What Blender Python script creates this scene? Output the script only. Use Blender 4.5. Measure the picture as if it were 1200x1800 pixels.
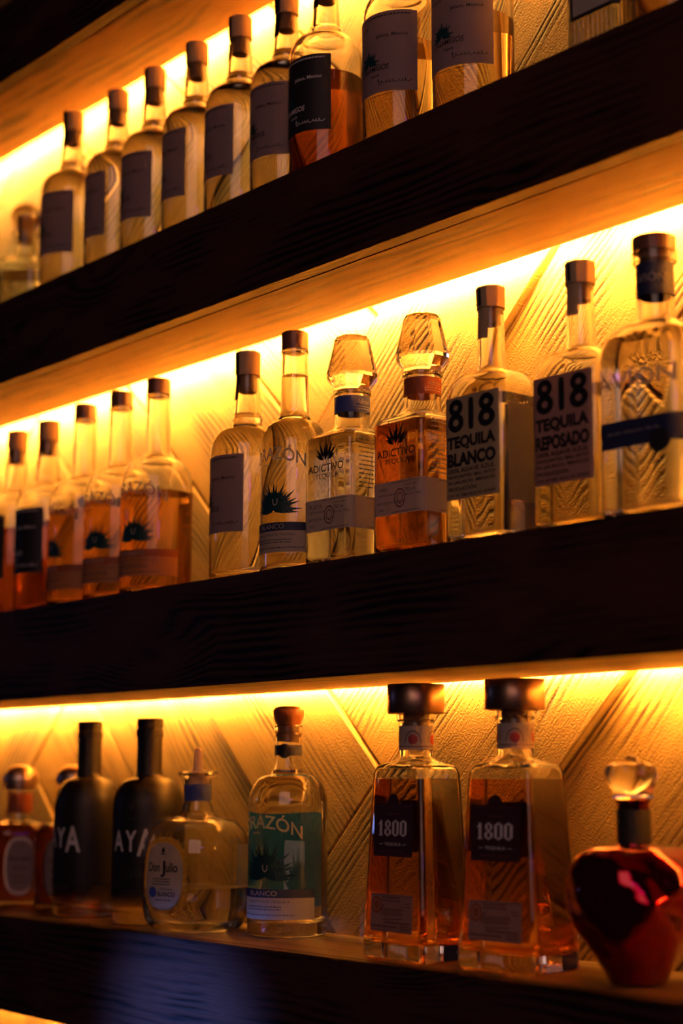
import bpy, bmesh, math, random
from mathutils import Vector, Matrix
random.seed(7)
PI = math.pi
for o in list(bpy.data.objects): bpy.data.objects.remove(o)
SC = bpy.context.scene
COL = SC.collection
Z0 = 1.10                      # height of the lowest shelf's top above the bar floor

# ------------------------------------------------------------------ camera
cd = bpy.data.cameras.new('camera'); cam = bpy.data.objects.new('camera', cd); COL.objects.link(cam)
cd.sensor_fit = 'VERTICAL'; cd.sensor_height = 36.0; cd.sensor_width = 24.0
cd.lens = 2917.65 / 1800 * 36
YAW, PIT, ROLL = 0.875968, 0.159675, 0.00138
F = Vector((-math.sin(YAW)*math.cos(PIT), math.cos(YAW)*math.cos(PIT), math.sin(PIT)))
R = Vector((math.cos(YAW), math.sin(YAW), 0)); U = R.cross(F)
R2 = R*math.cos(ROLL) + U*math.sin(ROLL); U2 = -R*math.sin(ROLL) + U*math.cos(ROLL)
M = Matrix((R2, U2, -F)).transposed().to_4x4(); M.translation = Vector((0, -1.25742, Z0 + 0.17584))
cam.matrix_world = M
cd.dof.use_dof = True; cd.dof.focus_distance = 1.78; cd.dof.aperture_fstop = 2.6
cd.clip_start = 0.01
SC.camera = cam

# ------------------------------------------------------------------ exposure, world, room lights
SC.view_settings.view_transform = 'Standard'; SC.view_settings.look = 'None'
SC.view_settings.gamma = 1; SC.view_settings.use_curve_mapping = False
SC.view_settings.exposure = 0.0
cy = SC.cycles
cy.use_denoising = True
cy.max_bounces = 26; cy.transmission_bounces = 24; cy.glossy_bounces = 10; cy.diffuse_bounces = 5
cy.transparent_max_bounces = 12
cy.sample_clamp_indirect = 25.0
LED_STRENGTH = {'A': 1200.0, 'B': 1280.0, 'C': 850.0, 'D': 700.0}     # each strip is dimmed separately
LED_COLOR = (1.0, 0.49, 0.085)
w = bpy.data.worlds.new('world'); SC.world = w; w.use_nodes = True
w.node_tree.nodes['Background'].inputs[0].default_value = (0.60, 0.28, 0.42, 1)
w.node_tree.nodes['Background'].inputs[1].default_value = 0.006

def lamp(name, typ, loc, target, energy, color, size=0.5, size_y=None, spot=None, blend=0.6):
    l = bpy.data.lights.new(name, typ); l.energy = energy; l.color = color
    if typ == 'AREA':
        l.size = size
        if size_y: l.shape = 'RECTANGLE'; l.size_y = size_y
    else: l.shadow_soft_size = size
    if spot: l.spot_size = spot; l.spot_blend = blend
    o = bpy.data.objects.new(name, l); COL.objects.link(o); o.location = loc
    o.rotation_euler = (Vector(target) - Vector(loc)).to_track_quat('-Z', 'Y').to_euler()
    return o
# dim pinkish light of the bar room, a blue stage lamp low on the left, a purple one on the right
lamp('room_lamp', 'AREA', (0.9, -2.8, Z0+1.5), (-1.5, 0, Z0+0.4), 15.0, (1.0, 0.55, 0.46), 2.2)
lamp('blue_lamp', 'SPOT', (-2.35, -2.2, Z0+0.25), (-1.575, -0.175, Z0-0.125), 420.0, (0.14, 0.26, 1.0), 0.04, spot=math.radians(9.0), blend=1.0)
lamp('blue_wash_lamp', 'AREA', (-4.2, -1.9, Z0+0.6), (-1.8, -0.1, Z0+0.1), 0.45, (0.25, 0.35, 1.0), 0.12)
lamp('purple_lamp', 'AREA', (0.7, -1.3, Z0+0.75), (-1.0, -0.1, Z0+0.1), 0.34, (0.60, 0.10, 1.0), 0.17)

# ------------------------------------------------------------------ materials
def mat(name):
    m = bpy.data.materials.new(name); m.use_nodes = True
    nt = m.node_tree; b = nt.nodes['Principled BSDF']; return m, nt, b
def solid(name, col, rough=0.5, metal=0.0, coat=0.0, spec=0.5):
    m, nt, b = mat(name)
    b.inputs['Base Color'].default_value = (*col, 1); b.inputs['Roughness'].default_value = rough
    b.inputs['Metallic'].default_value = metal; b.inputs['Coat Weight'].default_value = coat
    b.inputs['Specular IOR Level'].default_value = spec
    n = nt.nodes.new('ShaderNodeTexNoise'); n.inputs['Scale'].default_value = 90; n.inputs['Detail'].default_value = 4
    tc = nt.nodes.new('ShaderNodeTexCoord'); nt.links.new(tc.outputs['Object'], n.inputs['Vector'])
    mr = nt.nodes.new('ShaderNodeMapRange'); mr.inputs['To Min'].default_value = max(0, rough-0.06); mr.inputs['To Max'].default_value = min(1, rough+0.06)
    nt.links.new(n.outputs['Fac'], mr.inputs['Value']); nt.links.new(mr.outputs['Result'], b.inputs['Roughness'])
    return m
def glass(name, col, ior=1.5, rough=0.0, bump=0.0):
    m, nt, b = mat(name)
    b.inputs['Base Color'].default_value = (*col, 1); b.inputs['Transmission Weight'].default_value = 1
    b.inputs['IOR'].default_value = ior; b.inputs['Roughness'].default_value = rough
    if bump:
        tc = nt.nodes.new('ShaderNodeTexCoord'); n = nt.nodes.new('ShaderNodeTexNoise')
        n.inputs['Scale'].default_value = 26; n.inputs['Detail'].default_value = 1
        nt.links.new(tc.outputs['Object'], n.inputs['Vector'])
        bp = nt.nodes.new('ShaderNodeBump'); bp.inputs['Strength'].default_value = bump; bp.inputs['Distance'].default_value = 0.004
        nt.links.new(n.outputs['Fac'], bp.inputs['Height']); nt.links.new(bp.outputs['Normal'], b.inputs['Normal'])
    return m
def paper(name, col, trans=0.32, mottle=0.12):
    m, nt, b = mat(name)
    tc = nt.nodes.new('ShaderNodeTexCoord'); n = nt.nodes.new('ShaderNodeTexNoise')
    n.inputs['Scale'].default_value = 60; n.inputs['Detail'].default_value = 5
    nt.links.new(tc.outputs['Object'], n.inputs['Vector'])
    r = nt.nodes.new('ShaderNodeValToRGB')
    r.color_ramp.elements[0].color = (*[c*(1-mottle) for c in col], 1); r.color_ramp.elements[1].color = (*[min(1, c*(1+mottle)) for c in col], 1)
    nt.links.new(n.outputs['Fac'], r.inputs['Fac']); nt.links.new(r.outputs['Color'], b.inputs['Base Color'])
    b.inputs['Roughness'].default_value = 0.55
    t = nt.nodes.new('ShaderNodeBsdfTranslucent'); nt.links.new(r.outputs['Color'], t.inputs['Color'])
    mx = nt.nodes.new('ShaderNodeMixShader'); mx.inputs[0].default_value = trans
    nt.links.new(b.outputs[0], mx.inputs[1]); nt.links.new(t.outputs[0], mx.inputs[2])
    nt.links.new(mx.outputs[0], nt.nodes['Material Output'].inputs['Surface'])
    return m
def wood(name, dark, light, bump=0.3, rough=0.55, bands=70.0, lines=1.0, spec=0.35, warpk=0.05, knot=0.04, sand=0.55, mask=(0.42, 0.62)):
    """grain runs along the UV's u; both in metres; v carries a random offset per board"""
    m, nt, b = mat(name); N = nt.nodes.new; L = nt.links.new
    uv = N('ShaderNodeUVMap'); uv.uv_map = 'UVMap'
    mp = N('ShaderNodeMapping'); mp.inputs['Scale'].default_value = (1.6, 9.0, 1); L(uv.outputs[0], mp.inputs['Vector'])
    warp = N('ShaderNodeTexNoise'); warp.inputs['Scale'].default_value = 2.2; warp.inputs['Detail'].default_value = 3; L(mp.outputs[0], warp.inputs['Vector'])
    sep = N('ShaderNodeSeparateXYZ'); L(uv.outputs[0], sep.inputs[0])
    # ring coordinate: v + warp
    a1 = N('ShaderNodeMath'); a1.operation = 'MULTIPLY'; a1.inputs[1].default_value = warpk; L(warp.outputs['Fac'], a1.inputs[0])
    a2 = N('ShaderNodeMath'); a2.operation = 'ADD'; L(sep.outputs['Y'], a2.inputs[0]); L(a1.outputs[0], a2.inputs[1])
    # knots: voronoi pulls the rings round
    kn = N('ShaderNodeTexVoronoi'); kn.inputs['Scale'].default_value = 1.0
    km = N('ShaderNodeMapping'); km.inputs['Scale'].default_value = (2.3, 6.0, 1); L(uv.outputs[0], km.inputs['Vector']); L(km.outputs[0], kn.inputs['Vector'])
    kr = N('ShaderNodeMapRange'); kr.inputs['From Min'].default_value = 0.0; kr.inputs['From Max'].default_value = 0.32
    kr.inputs['To Min'].default_value = knot; kr.inputs['To Max'].default_value = 0.0; L(kn.outputs['Distance'], kr.inputs['Value'])
    a3 = N('ShaderNodeMath'); a3.operation = 'ADD'; L(a2.outputs[0], a3.inputs[0]); L(kr.outputs['Result'], a3.inputs[1])
    m1 = N('ShaderNodeMath'); m1.operation = 'MULTIPLY'; m1.inputs[1].default_value = bands * 2 * PI; L(a3.outputs[0], m1.inputs[0])
    sn = N('ShaderNodeMath'); sn.operation = 'SINE'; L(m1.outputs[0], sn.inputs[0])
    ln = N('ShaderNodeMapRange'); ln.inputs['From Min'].default_value = -1; L(sn.outputs[0], ln.inputs['Value'])
    pw = N('ShaderNodeMath'); pw.operation = 'POWER'; pw.inputs[1].default_value = 1.8; L(ln.outputs['Result'], pw.inputs[0])
    # fine fibres
    fm = N('ShaderNodeMapping'); fm.inputs['Scale'].default_value = (14, 420, 1); L(uv.outputs[0], fm.inputs['Vector'])
    fb = N('ShaderNodeTexNoise'); fb.inputs['Scale'].default_value = 1.0; fb.inputs['Detail'].default_value = 4; L(fm.outputs[0], fb.inputs['Vector'])
    # blotches and where the ring lines show
    bm_ = N('ShaderNodeMapping'); bm_.inputs['Scale'].default_value = (5, 14, 1); L(uv.outputs[0], bm_.inputs['Vector'])
    bl = N('ShaderNodeTexNoise'); bl.inputs['Scale'].default_value = 1.0; bl.inputs['Detail'].default_value = 3; L(bm_.outputs[0], bl.inputs['Vector'])
    bs = N('ShaderNodeMapRange'); bs.inputs['From Min'].default_value = mask[0]; bs.inputs['From Max'].default_value = mask[1]; L(bl.outputs['Fac'], bs.inputs['Value'])
    gl = N('ShaderNodeMath'); gl.operation = 'MULTIPLY'; L(pw.outputs[0], gl.inputs[0]); L(bs.outputs['Result'], gl.inputs[1])
    mixv = N('ShaderNodeMath'); mixv.operation = 'MULTIPLY_ADD'; mixv.inputs[1].default_value = 0.55 * lines; L(gl.outputs[0], mixv.inputs[0])
    fs = N('ShaderNodeMath'); fs.operation = 'MULTIPLY'; fs.inputs[1].default_value = 0.5; L(fb.outputs['Fac'], fs.inputs[0]); L(fs.outputs[0], mixv.inputs[2])
    bsum = N('ShaderNodeMath'); bsum.operation = 'MULTIPLY_ADD'; bsum.inputs[1].default_value = 0.6; L(bl.outputs['Fac'], bsum.inputs[0]); L(mixv.outputs[0], bsum.inputs[2])
    rp = N('ShaderNodeValToRGB'); rp.color_ramp.elements[0].position = 0.35; rp.color_ramp.elements[1].position = 1.05
    rp.color_ramp.elements[0].color = (*light, 1); rp.color_ramp.elements[1].color = (*dark, 1); L(bsum.outputs[0], rp.inputs['Fac'])
    # knot hearts
    kd = N('ShaderNodeMapRange'); kd.inputs['From Min'].default_value = 0.03; kd.inputs['From Max'].default_value = 0.09
    kd.inputs['To Min'].default_value = 0.25; kd.inputs['To Max'].default_value = 1.0; L(kn.outputs['Distance'], kd.inputs['Value'])
    tone = N('ShaderNodeAttribute'); tone.attribute_name = 'tone'
    tm = N('ShaderNodeMath'); tm.operation = 'MULTIPLY'; L(kd.outputs['Result'], tm.inputs[0]); L(tone.outputs['Fac'], tm.inputs[1])
    mm = N('ShaderNodeMix'); mm.data_type = 'RGBA'; mm.blend_type = 'MULTIPLY'; mm.inputs[0].default_value = 1
    L(rp.outputs['Color'], mm.inputs[6]); L(tm.outputs[0], mm.inputs[7]); L(mm.outputs[2], b.inputs['Base Color'])
    b.inputs['Roughness'].default_value = rough; b.inputs['Specular IOR Level'].default_value = spec
    # relief
    pt = N('ShaderNodeTexNoise'); pt.inputs['Scale'].default_value = 480; pt.inputs['Detail'].default_value = 2; L(uv.outputs[0], pt.inputs['Vector'])
    h1 = N('ShaderNodeMath'); h1.operation = 'MULTIPLY_ADD'; h1.inputs[1].default_value = -0.9*lines; L(gl.outputs[0], h1.inputs[0])
    h0 = N('ShaderNodeMath'); h0.operation = 'MULTIPLY'; h0.inputs[1].default_value = 0.5; L(fb.outputs['Fac'], h0.inputs[0]); L(h0.outputs[0], h1.inputs[2])
    h2 = N('ShaderNodeMath'); h2.operation = 'MULTIPLY_ADD'; h2.inputs[1].default_value = sand; L(pt.outputs['Fac'], h2.inputs[0]); L(h1.outputs[0], h2.inputs[2])
    bp = N('ShaderNodeBump'); bp.inputs['Strength'].default_value = bump; bp.inputs['Distance'].default_value = 0.0022
    L(h2.outputs[0], bp.inputs['Height']); L(bp.outputs['Normal'], b.inputs['Normal'])
    return m
def emit(name, col, s):
    m = bpy.data.materials.new(name); m.use_nodes = True; nt = m.node_tree; nt.nodes.clear()
    e = nt.nodes.new('ShaderNodeEmission'); e.inputs[0].default_value = (*col, 1); e.inputs[1].default_value = s
    o = nt.nodes.new('ShaderNodeOutputMaterial'); nt.links.new(e.outputs[0], o.inputs[0]); return m

MT = dict(
    wall=wood('brushed_pine', (0.055, 0.021, 0.005), (0.46, 0.235, 0.060), bump=0.46, rough=0.6, bands=125, warpk=0.018, knot=0.018, sand=0.9, mask=(0.46, 0.66)),
    shelf=wood('stained_pine_shaded', (0.006, 0.0024, 0.002), (0.078, 0.030, 0.020), bump=0.22, rough=0.5, bands=100, lines=0.9, spec=0.2, warpk=0.030, knot=0.05),  # dark stain, with the shade on the board fronts mixed into the colour
    top=wood('stained_pine_lit_top', (0.09, 0.04, 0.014), (0.24, 0.12, 0.045), bump=0.12, rough=0.38, bands=45, lines=0.9, warpk=0.05),  # same timber as the fronts, lightened: light on the shelf tops in its colour
    under=wood('stained_pine_lit_under', (0.050, 0.019, 0.004), (0.31, 0.142, 0.026), bump=0.12, rough=0.55, bands=45, lines=0.9, warpk=0.05),  # same timber again, strip light on the undersides painted into the tone
    alu=solid('aluminium', (0.6, 0.6, 0.6), 0.4, 1.0),
    glass=glass('clear_glass', (0.99, 0.995, 0.98), 1.5, 0.0, 0.012),
    crystal=glass('crystal_glass', (0.985, 0.985, 0.975), 1.52, 0.0),
    greenglass=glass('pale_green_glass', (0.93, 0.975, 0.93), 1.5, 0.0, 0.05),
    blanco=glass('blanco_tequila', (0.985, 0.97, 0.91), 1.36),
    pale=glass('pale_gold_tequila', (0.96, 0.87, 0.62), 1.36),
    repo=glass('reposado_tequila', (0.95, 0.68, 0.32), 1.36),
    anejo=glass('anejo_tequila', (0.88, 0.46, 0.13), 1.36),
    deep=glass('deep_amber_tequila', (0.64, 0.18, 0.035), 1.36),
    dark=glass('dark_amber_tequila', (0.36, 0.085, 0.018), 1.36),
    amber=glass('amber_tequila', (0.93, 0.50, 0.13), 1.36),
    cork=solid('cork', (0.34, 0.20, 0.10), 0.85),
    capwood=solid('cap_wood', (0.66, 0.42, 0.20), 0.6),
    ballwood=solid('ball_wood', (0.42, 0.17, 0.07), 0.45, coat=0.3),
    blackcap=solid('black_plastic', (0.035, 0.026, 0.024), 0.38),
    browncap=solid('brown_wood_cap', (0.16, 0.07, 0.035), 0.4, coat=0.2),
    copper=solid('brushed_copper', (0.66, 0.42, 0.28), 0.34, 1.0),
    steel=solid('warm_metal', (0.78, 0.58, 0.44), 0.36, 1.0),
    matteblack=solid('matte_black', (0.012, 0.010, 0.010), 0.42),
    cream=paper('cream_paper', (0.76, 0.66, 0.54), 0.42),
    film=paper('thin_back_paper', (0.84, 0.78, 0.62), 0.85),
    lilac=paper('grey_paper', (0.38, 0.28, 0.28), 0.26),
    kraft=paper('kraft_paper', (0.46, 0.36, 0.20), 0.10),
    blush=paper('blush_paper', (0.46, 0.25, 0.19), 0.10),
    blackp=paper('black_paper', (0.016, 0.013, 0.016), 0.02),
    maroon=paper('maroon_paper', (0.050, 0.012, 0.016), 0.03),
    navy=paper('navy_paper', (0.020, 0.028, 0.085), 0.05),
    blue=paper('blue_paper', (0.06, 0.09, 0.34), 0.06),
    teal=paper('teal_paper', (0.015, 0.22, 0.70), 0.34, 0.40),
    rust=paper('rust_paper', (0.42, 0.10, 0.025), 0.12),
    orange=paper('orange_paper', (0.60, 0.22, 0.06), 0.12),
    ink=solid('black_ink', (0.010, 0.009, 0.010), 0.5),
    greyink=solid('grey_ink', (0.09, 0.08, 0.08), 0.5),
    agaveink=solid('agave_green_ink', (0.004, 0.045, 0.048), 0.5),
    brownink=solid('brown_ink', (0.16, 0.05, 0.04), 0.5),
    redink=solid('red_ink', (0.42, 0.03, 0.02), 0.5),
    white=solid('white_ink', (0.80, 0.74, 0.72), 0.5),
    creamink=paper('cream_ink', (0.95, 0.88, 0.74), 0.62, 0.02),
    faint=solid('faint_ink', (0.06, 0.05, 0.05), 0.5),
)
# red lacquered decanter
m_, nt_, b_ = mat('red_lacquer'); b_.inputs['Base Color'].default_value = (0.36, 0.005, 0.022, 1); b_.inputs['Metallic'].default_value = 0.95
b_.inputs['Roughness'].default_value = 0.09; b_.inputs['Coat Weight'].default_value = 1.0; b_.inputs['Coat Roughness'].default_value = 0.03
n_ = nt_.nodes.new('ShaderNodeTexVoronoi'); n_.feature = 'SMOOTH_F1'; n_.inputs['Scale'].default_value = 46; n_.inputs['Smoothness'].default_value = 0.35; tc_ = nt_.nodes.new('ShaderNodeTexCoord')
nt_.links.new(tc_.outputs['Object'], n_.inputs['Vector']); bp_ = nt_.nodes.new('ShaderNodeBump'); bp_.inputs['Strength'].default_value = 0.35; bp_.inputs['Distance'].default_value = 0.006
nt_.links.new(n_.outputs['Distance'], bp_.inputs['Height']); nt_.links.new(bp_.outputs['Normal'], b_.inputs['Normal']); MT['redlac'] = m_
# glass sprayed black, the coat fading out near the foot
m_, nt_, b_ = mat('black_sprayed_glass'); b_.inputs['Base Color'].default_value = (0.98, 0.96, 0.92, 1); b_.inputs['Transmission Weight'].default_value = 1; b_.inputs['IOR'].default_value = 1.5; b_.inputs['Roughness'].default_value = 0.0
b2 = nt_.nodes.new('ShaderNodeBsdfPrincipled'); b2.inputs['Base Color'].default_value = (0.013, 0.010, 0.010, 1); b2.inputs['Roughness'].default_value = 0.46
tc_ = nt_.nodes.new('ShaderNodeTexCoord'); sp_ = nt_.nodes.new('ShaderNodeSeparateXYZ'); nt_.links.new(tc_.outputs['Object'], sp_.inputs[0])
mr_ = nt_.nodes.new('ShaderNodeMapRange'); mr_.inputs['From Min'].default_value = 0.018; mr_.inputs['From Max'].default_value = 0.045; nt_.links.new(sp_.outputs['Z'], mr_.inputs['Value'])
mx_ = nt_.nodes.new('ShaderNodeMixShader'); nt_.links.new(mr_.outputs['Result'], mx_.inputs[0]); nt_.links.new(b_.outputs[0], mx_.inputs[1]); nt_.links.new(b2.outputs[0], mx_.inputs[2])
nt_.links.new(mx_.outputs[0], nt_.nodes['Material Output'].inputs['Surface']); MT['sprayed'] = m_

# ------------------------------------------------------------------ mesh helpers
def obj(name, verts, faces, m, parent=None, smooth=True, sharp=38):
    me = bpy.data.meshes.new(name); me.from_pydata([tuple(v) for v in verts], [], faces); me.validate()
    bm = bmesh.new(); bm.from_mesh(me); bmesh.ops.remove_doubles(bm, verts=bm.verts, dist=1e-6)
    if smooth is not None: bmesh.ops.recalc_face_normals(bm, faces=bm.faces)
    bm.to_mesh(me); bm.free()
    for p in me.polygons: p.use_smooth = bool(smooth)
    if smooth: me.set_sharp_from_angle(angle=math.radians(sharp))
    me.materials.append(m)
    o = bpy.data.objects.new(name, me); COL.objects.link(o)
    if parent: o.parent = parent
    return o
def thing(name, label, cat, loc=(0, 0, 0), rot=0, group=None):
    o = bpy.data.objects.new(name, None); COL.objects.link(o); o.empty_display_size = 0.02
    o.location = loc; o.rotation_euler = (0, 0, math.radians(rot)); o['label'] = label; o['category'] = cat
    if group: o['group'] = group
    return o
def dup(root, label, loc, rot, group=None):
    r = root.copy(); COL.objects.link(r); r.location = loc; r.rotation_euler = (0, 0, math.radians(rot)); r['label'] = label
    if group: r['group'] = group
    for ch in list(root.children):
        c = ch.copy(); COL.objects.link(c); c.parent = r
        for g in list(ch.children):
            d = g.copy(); COL.objects.link(d); d.parent = c
    return r

K = 12
def ring(hx, hy, r, flat=False):
    r = min(r, hx, hy)
    if flat: r = min(r, 0.985*min(hx, hy))
    pts = []
    cs = ((1, -1, -90), (1, 1, 0), (-1, 1, 90), (-1, -1, 180))
    for q, (sx, sy, a0) in enumerate(cs):
        cx, cy_ = sx*(hx-r), sy*(hy-r)
        arc = [(cx + r*math.cos(math.radians(a0+90*i/K)), cy_ + r*math.sin(math.radians(a0+90*i/K))) for i in range(K+1)]
        if not flat: arc = arc[:-1]
        pts += arc
        if flat:
            nx_, ny_, na = cs[(q+1) % 4]; r0 = arc[-1]
            r1 = (nx_*(hx-r) + r*math.cos(math.radians(na)), ny_*(hy-r) + r*math.sin(math.radians(na)))
            for t in (0.12, 0.5, 0.88): pts.append((r0[0]+(r1[0]-r0[0])*t, r0[1]+(r1[1]-r0[1])*t))
    return pts
def profile(start, *segs, n=9):
    """entries (z,hx,hy,r); a segment (z,hx,hy,r,mode): L straight, Q bulging shoulder, V hollow flare, S s-curve. (z,r,mode) for round"""
    def e(t): return (t[0], t[1], t[1], t[1]) if len(t) == 2 else tuple(t)
    out = [e(start)]
    for s in segs:
        mode = s[-1] if isinstance(s[-1], str) else 'L'
        q = e([x for x in s if not isinstance(x, str)]); p = out[-1]
        if mode == 'L': out.append(q); continue
        for i in range(1, n+1):
            t = i/n*PI/2
            if mode == 'Q': fz, fr = math.sin(t), 1-math.cos(t)
            elif mode == 'V': fz, fr = 1-math.cos(t), math.sin(t)
            else:
                k = i/n; fz, fr = k, k*k*(3-2*k)
            out.append((p[0]+(q[0]-p[0])*fz, *(p[j]+(q[j]-p[j])*fr for j in (1, 2, 3))))
    return out
def at(prof, z):
    for a, b in zip(prof, prof[1:]):
        if a[0] <= z <= b[0] and b[0] > a[0]:
            t = (z-a[0])/(b[0]-a[0]); return [a[j]+(b[j]-a[j])*t for j in (1, 2, 3)]
    return list(prof[0][1:]) if z < prof[0][0] else list(prof[-1][1:])
def loft(rings, cap0=True, cap1=True):
    V = []; Fc = []; n = len(rings[0][1])
    for z, pts in rings: V += [(x, y, z) for x, y in pts]
    for i in range(len(rings)-1):
        for j in range(n):
            k = (j+1) % n; Fc.append((i*n+j, i*n+k, (i+1)*n+k, (i+1)*n+j))
    if cap0: Fc.append(tuple(range(n))[::-1])
    if cap1: Fc.append(tuple((len(rings)-1)*n+j for j in range(n)))
    return V, Fc
def inset(prof, th, base, grow=0.0):
    out = []
    for i, p in enumerate(prof):
        a = prof[max(0, i-1)]; b = prof[min(len(prof)-1, i+1)]
        dz, dh = b[0]-a[0], b[1]-a[1]; L = math.hypot(dz, dh) or 1
        nz, nh = -dh/L, dz/L
        z = p[0] - nz*th; d = max(nh, 0.35)*th - grow
        if z > base + 0.004: out.append((z, max(p[1]-d, .002), max(p[2]-d, .002), max(p[3]-d, .0015)))
    out.sort(key=lambda e: e[0])
    h = at(prof, base+0.008); d = th - grow
    lo = [(base - grow + f*0.006, h[0]-d-k, h[1]-d-k, max(h[2]-d-k*.5, .0015)) for f, k in ((0, .006), (.12, .0034), (.4, .0012), (.8, 0.0002))]
    return lo + [e for e in out if e[0] > lo[-1][0]]
def shell(name, prof, m, parent, th=0.0028, base=0.008, flat=False, post=None):
    inn = inset(prof, th, base)
    top = prof[-1][0]
    inn = [e for e in inn if e[0] < top-0.0005] + [(top, *(v-th for v in prof[-1][1:]))]
    rings = [(e[0], ring(*e[1:], flat)) for e in prof] + [(e[0], ring(*e[1:], flat)) for e in reversed(inn)]
    V, Fc = loft(rings)
    if post: V = [post(v) for v in V]
    return obj(name, V, Fc, m, parent)
def liquid(prof, fill, m, parent, th=0.0028, base=0.008, flat=False, post=None):
    inn = inset(prof, th, base, 0.00018)
    ent = [e for e in inn if e[0] < fill-0.0004] + [(fill, *at(inn, fill))]
    V, Fc = loft([(e[0], ring(*e[1:], flat)) for e in ent])
    if post: V = [post(v) for v in V]
    return obj('liquid', V, Fc, m, parent)
def turned(name, prof, m, parent, flat=False, sharp=38):
    V, Fc = loft([(e[0], ring(*e[1:], flat)) for e in prof]); return obj(name, V, Fc, m, parent, sharp=sharp)

# --- wrapping flat artwork round a bottle: u = metres along the girth from the front centre (+ to the right), v = height
def wrap(prof, u, v, off=0.0004):
    hx, hy, r = at(prof, v); r = min(r, hx, hy)
    sx = 1 if u >= 0 else -1; s = abs(u); a = hx-r; q = r*PI/2
    if s <= a: p, n = (s, -hy), (0, -1)
    elif s <= a+q:
        t = (s-a)/r; p = (hx-r+r*math.sin(t), -hy+r-r*math.cos(t)); n = (math.sin(t), -math.cos(t))
    elif s <= a+q+2*(hy-r): p, n = (hx, -hy+r+s-a-q), (1, 0)
    elif s <= a+2*q+2*(hy-r):
        t = (s-a-q-2*(hy-r))/r; p = (hx-r+r*math.cos(t), hy-r+r*math.sin(t)); n = (math.cos(t), math.sin(t))
    else: p, n = (hx-r-(s-a-2*q-2*(hy-r)), hy), (0, 1)
    return (sx*(p[0]+n[0]*off), p[1]+n[1]*off, v)
class Art:
    """flat artwork gathered into one mesh, each vertex laid on the bottle"""
    def __init__(s, prof, off=0.0007): s.p = prof; s.off = off; s.V = []; s.F = []
    def add(s, pts, faces):
        b = len(s.V); s.V += [wrap(s.p, x, y, s.off) for x, y in pts]; s.F += [tuple(i+b for i in f) for f in faces]
    def rect(s, u0, u1, v0, v1, top=None, nu=None, nv=4):
        nu = nu or max(2, int(abs(u1-u0)/0.003)); P = []; Fc = []
        for i in range(nu+1):
            u = u0+(u1-u0)*i/nu; vt = top(i/nu) if top else v1
            P += [(u, v0+(vt-v0)*j/nv) for j in range(nv+1)]
        for i in range(nu):
            for j in range(nv): a = i*(nv+1)+j; Fc.append((a, a+nv+1, a+nv+2, a+1))
        s.add(P, Fc)
    def oval(s, cu, cv, ru, rv, n=2.0, r0=0.0, seg=40, rings=8, half=None):
        P = []; Fc = []; a0, a1 = half or (0, 2*PI)
        for k in range(rings+1):
            f = r0+(1-r0)*k/rings
            for j in range(seg+1):
                t = a0+(a1-a0)*j/seg; c, q = math.cos(t), math.sin(t)
                P.append((cu+f*ru*math.copysign(abs(c)**(2/n), c), cv+f*rv*math.copysign(abs(q)**(2/n), q)))
        for k in range(rings):
            for j in range(seg): a = k*(seg+1)+j; Fc.append((a, a+seg+1, a+seg+2, a+1))
        s.add(P, Fc)
    def poly(s, pts):
        s.add(pts, [tuple(range(len(pts)))])
    def stroke(s, pts, wd):
        for (x0, y0), (x1, y1) in zip(pts, pts[1:]):
            L = math.hypot(x1-x0, y1-y0) or 1; nx, ny = -(y1-y0)/L*wd/2, (x1-x0)/L*wd/2
            s.add([(x0-nx, y0-ny), (x1-nx, y1-ny), (x1+nx, y1+ny), (x0+nx, y0+ny)], [(0, 1, 2, 3)])
    def text(s, body, cu, cv, wd=None, h=0.004, bold=0.0, arch=0.0, slant=0.0, align='C', sub=0):
        P, Fc = glyphs(body, bold, sub)
        x0 = min(p[0] for p in P); x1 = max(p[0] for p in P); y0 = min(p[1] for p in P); y1 = max(p[1] for p in P)
        ky = h/(y1-y0); kx = wd/(x1-x0) if wd else ky
        ox = cu-(x0+x1)/2*kx if align == 'C' else cu-x0*kx
        Q = []
        for x, y in P:
            X = x*kx+ox; Y = (y-(y0+y1)/2)*ky; Q.append((X+slant*Y, cv+Y-arch*(X-cu)**2))
        s.add(Q, Fc)
    def lines(s, u0, u1, vs, h=0.0011, seed=1):
        """rows of small print, too small to read in the photo"""
        rr = random.Random(seed)
        for v in vs:
            u = u0
            while u < u1:
                wd = rr.uniform(0.0012, 0.0042); e = min(u+wd, u1); s.add([(u, v), (e, v), (e, v+h), (u, v+h)], [(0, 1, 2, 3)]); u = e+0.0008
    def agave(s, cu, cv, rad, n=15, spread=(-12, 192), base=0.25, wd=0.13):
        for i in range(n):
            a = math.radians(spread[0]+(spread[1]-spread[0])*i/(n-1)); L = rad*(0.85+0.15*math.sin(i*2.3))
            d = (math.cos(a), math.sin(a)); nn = (-d[1], d[0]); q = []
            for f, k in ((0.05, .45), (base, 1), (.6, .72), (1, 0)): q.append((f, k))
            l = [(cu+d[0]*L*f+nn[0]*rad*wd*k, cv+d[1]*L*f+nn[1]*rad*wd*k) for f, k in q]
            r_ = [(cu+d[0]*L*f-nn[0]*rad*wd*k, cv+d[1]*L*f-nn[1]*rad*wd*k) for f, k in q[:-1]]
            s.add(l+r_, [(0, 4, 5, 1), (1, 5, 6, 2), (2, 6, 3)])
    def done(s, name, m, parent):
        return obj(name, s.V, s.F, m, parent, smooth=None)
_gc = {}
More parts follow.
